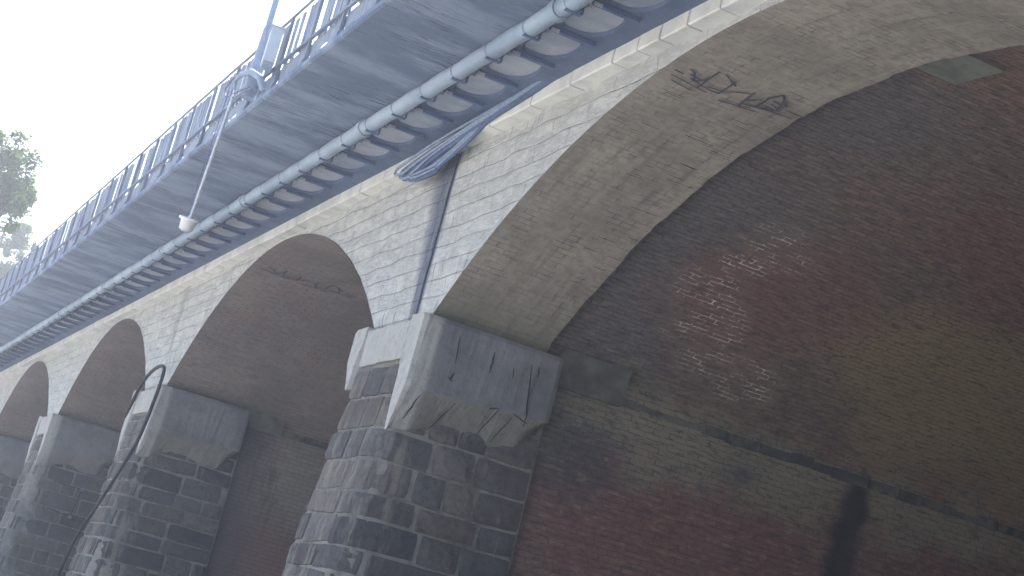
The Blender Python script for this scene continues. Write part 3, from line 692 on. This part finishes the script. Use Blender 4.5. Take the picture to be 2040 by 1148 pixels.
HL = thing('pendant_lamp', 'small white lamp hanging on a long thin rod below the walkway edge', 'lamp', (-2.3, 21.0, 6.0))
tp, bt = Vector((-2.30, 20.62, 7.72)), Vector((-2.30, 21.0, 6.12))
b = MB(); b.tube([tp, bt], .021, 8); b.build('hanging_rod', M['clip'], HL)
b = MB(); b.tube([tp + Vector((-.05, .12, 0)), bt + Vector((-.03, .10, .02))], .006, 5); b.build('lamp_wire', M['cable'], HL)
ax = (bt - tp).normalized()
b = MB(); P0 = bt + Vector((0, .06, -.0)); b.tube([P0 + ax * t for t in (-.03, 0, .0, .03, .035, .15, .16)], [.02, .02, .125, .125, .095, .085, .05], 18); lh = b.build('lamp_housing', M['white'], HL)
b = MB(); b.tube([P0 + ax * t for t in (.161, .175)], [.06, .05], 14); b.build('lamp_lens', M['cabinet'], lh)
b = MB(); pts = [(-2.30, 20.62, 7.66), (-2.31, 20.75, 7.86), (-2.29, 20.6, 7.93), (-2.25, 20.2, 7.88), (-2.2, 19.9, 7.76), (-2.12, 19.85, 7.6)]
b.tube(pts, [.02, .022, .03, .045, .04, .035], 10); gn = b.build('gooseneck_bracket', M['mast'], HL)
b = MB(); b.tube([(-2.3, 20.62, 7.62), (-2.34, 20.95, 7.70), (-2.33, 21.15, 7.85), (-2.3, 21.0, 7.97), (-2.28, 20.8, 7.96)], .012, 6); b.tube([(-2.3, 20.62, 7.58), (-2.25, 20.4, 7.66), (-2.2, 20.2, 7.68)], .012, 6)
b.tube([(-2.3, 20.6, 7.68), (-2.22, 20.3, 7.72), (-2.12, 20.2, 7.68)], .015, 6); b.build('bracket_stay', M['rail'], gn)

# ------------------------------------------------------------------ cable bundle under the beam
CBL = thing('cable_bundle', 'bundle of grey cables sagging to a looped end above the pier groove', 'cables', (-.25, 19, 7.3))
def spline(P, n=14):
    P = [Vector(p) for p in P]; Q = [P[0] * 2 - P[1]] + P + [P[-1] * 2 - P[-2]]; out = []
    for i in range(1, len(Q) - 2):
        for t in [j / n for j in range(n)]:
            a, b_, c_, d_ = Q[i - 1], Q[i], Q[i + 1], Q[i + 2]
            out.append(.5 * ((2 * b_) + (c_ - a) * t + (2 * a - 5 * b_ + 4 * c_ - d_) * t * t + (3 * b_ - a - 3 * c_ + d_) * t ** 3))
    return out + [P[-1]]
for i, (dx, dzz, end, rr, mt) in enumerate([(0, .05, .1, .017, 'rope'), (.05, .02, .2, .026, 'cable'), (-.01, -.06, .45, .016, 'rope'), (.06, -.02, .3, .028, 'cable'), (.03, -.08, .6, .028, 'cable'), (.08, .03, .2, .03, 'cable'), (.07, -.06, .5, .03, 'cable'), (.0, -.10, .75, .014, 'rope'), (.05, -.10, .7, .03, 'cable')]):
    P = [(-.24 + dx, 15.3, 7.56), (-.25 + dx, 16.1, 7.485 + dzz * .1), (-.25 + dx, 17.3, 7.43 + dzz * .45), (-.27 + dx, 18.6, 7.34 + dzz), (-.29 + dx, 19.75 - end, 7.23 + dzz), (-.30 + dx, 19.92 - end, 7.17 + dzz), (-.29 + dx, 19.82 - end, 7.12 + dzz), (-.24 + dx, 19.2 - end * .8, 7.15 + dzz), (-.2 + dx * .5, 18.5, 7.22 + dzz), (-.2 + dx * .5, 17.7, 7.36 + dzz * .6), (-.22, 16.9, 7.47), (-.23, 16.4, 7.56)]
    b = MB(); b.tube(spline(P), rr, 8); b.build('cable', M[mt], CBL)

# black cable looped over the next pier
P = [(-.16, 33.5, 4.75), (-.2, 33.07, 5.07), (-.22, 32.43, 5.41), (-.23, 31.7, 5.56), (-.24, 31.0, 5.56), (-.24, 30.75, 5.40), (-.24, 30.85, 4.9), (-.30, 31.0, 4.1), (-.44, 32.0, 3.0), (-.52, 32.75, 2.35), (-.60, 32.9, 1.6), (-.72, 32.9, .02)]
b = MB(); b.tube(spline(P), .032, 8)
tag(b.build('hanging_cable', M['black']), 'thick black cable looped over the second pier and trailing down it', 'cable')
# wire stays clamped to the third pier
BRK = thing('wire_stay', 'bent dark wire stay clamped to the side of the far pier', 'bracket', (.9, 43.3, 3.6))
b = MB(); b.tube([(.35, 43.42, 3.72), (1.05, 43.3, 3.70), (.95, 43.3, 3.0), (.4, 43.42, 3.06)], .016, 6); b.build('wire', M['black'], BRK)
b = MB(); b.box(1.02, 1.09, 43.24, 43.5, 3.66, 3.74); b.box(.92, .99, 43.24, 43.5, 2.96, 3.03); b.build('clamp', M['band'], BRK)

# ------------------------------------------------------------------ trees beyond
def tree(name, label, base, clumps, n, ls, seed, limbs):
    g = random.Random(seed); T = thing(name, label, 'tree', base, None); bx = Vector(base)
    b = MB(); top = Vector(limbs[0]); b.tube(spline([bx, bx.lerp(top, .4) + Vector((.15, .1, 0)), top], 6), [.26 - .17 * i / 12 for i in range(13)], 10)
    for q in limbs[1:]:
        q = Vector(q); s_ = bx.lerp(top, g.uniform(.5, .85)); b.tube(spline([s_, s_.lerp(q, .5) + Vector((0, 0, .3)), q], 5), [.09 - .06 * i / 10 for i in range(11)], 7)
    b.build('trunk', M['bark'], T)
    b = MB()
    for (cx, cy, cz_, rx, rz_) in clumps:
        subs = [Vector((g.gauss(0, .5), g.gauss(0, .5), g.gauss(0, .5))) for _ in range(16)]
        for i in range(n):
            s_ = g.choice(subs); v = Vector((g.gauss(0, 1), g.gauss(0, 1), g.gauss(0, 1))).normalized() * (g.random() ** .45) * .36
            p = s_ + v
            if p.length > 1.05: p *= 1.0 / p.length
            p = Vector((cx + p.x * rx, cy + p.y * rx, cz_ + p.z * rz_))
            q = Matrix.Rotation(g.uniform(0, 6.3), 3, 'Z') @ Matrix.Rotation(g.uniform(-1.2, 1.2), 3, 'X'); l = ls * g.uniform(.6, 1.3); w_ = l * .42
            b.face([p + q @ Vector(t) for t in ((0, 0, 0), (w_, l * .5, .02), (0, l, 0), (-w_, l * .5, .02))])
    b.build('crown', M['leaf'], T)
tree('broadleaf_tree', 'tall leafy tree standing left of the viaduct against the white sky', (-3.9, 58, 0), [(-1.75, 58, 13.9, .95, .95), (-1.65, 57.8, 12.6, .9, 1.0), (-2.7, 58.4, 13.2, 1.3, 1.6), (-1.5, 58.2, 13.2, .75, .8), (-3.8, 58.6, 12.4, 1.4, 1.6)], 2600, .13, 3, [(-3.0, 58, 12.4), (-1.7, 58, 14.2), (-1.6, 57.7, 12.6), (-3.9, 58.6, 12.8), (-1.5, 58.2, 13.3)])
tree('small_tree', 'lower green tree rising just beyond the far end of the railing', (-.6, 92, 0), [(1.9, 92, 15.6, 1.5, 1.3), (1.5, 91.5, 14.0, 1.9, 1.8), (2.2, 92, 17.2, .9, 1.0), (.4, 92, 13, 1.9, 1.8)], 2600, .17, 8, [(.9, 92, 13.5), (2.0, 92, 15.8), (2.1, 92, 14.4), (.4, 92.4, 13)])

# ------------------------------------------------------------------ haze
HAZE = .0022
if HAZE:
    b = MB(); b.box(-60, 30, -30, 110, -1, 22); h = tag(b.build('haze', None), kind='stuff')
    hm = bpy.data.materials.new('haze_air'); hm.use_nodes = True; t = hm.node_tree; t.nodes.remove(t.nodes['Principled BSDF'])
    v = t.nodes.new('ShaderNodeVolumePrincipled'); v.inputs['Color'].default_value = (.80, .88, 1, 1); v.inputs['Density'].default_value = HAZE; v.inputs['Anisotropy'].default_value = .4
    t.links.new(v.outputs[0], [n for n in t.nodes if n.type == 'OUTPUT_MATERIAL'][0].inputs['Volume'])
    h.data.materials.clear(); h.data.materials.append(hm)
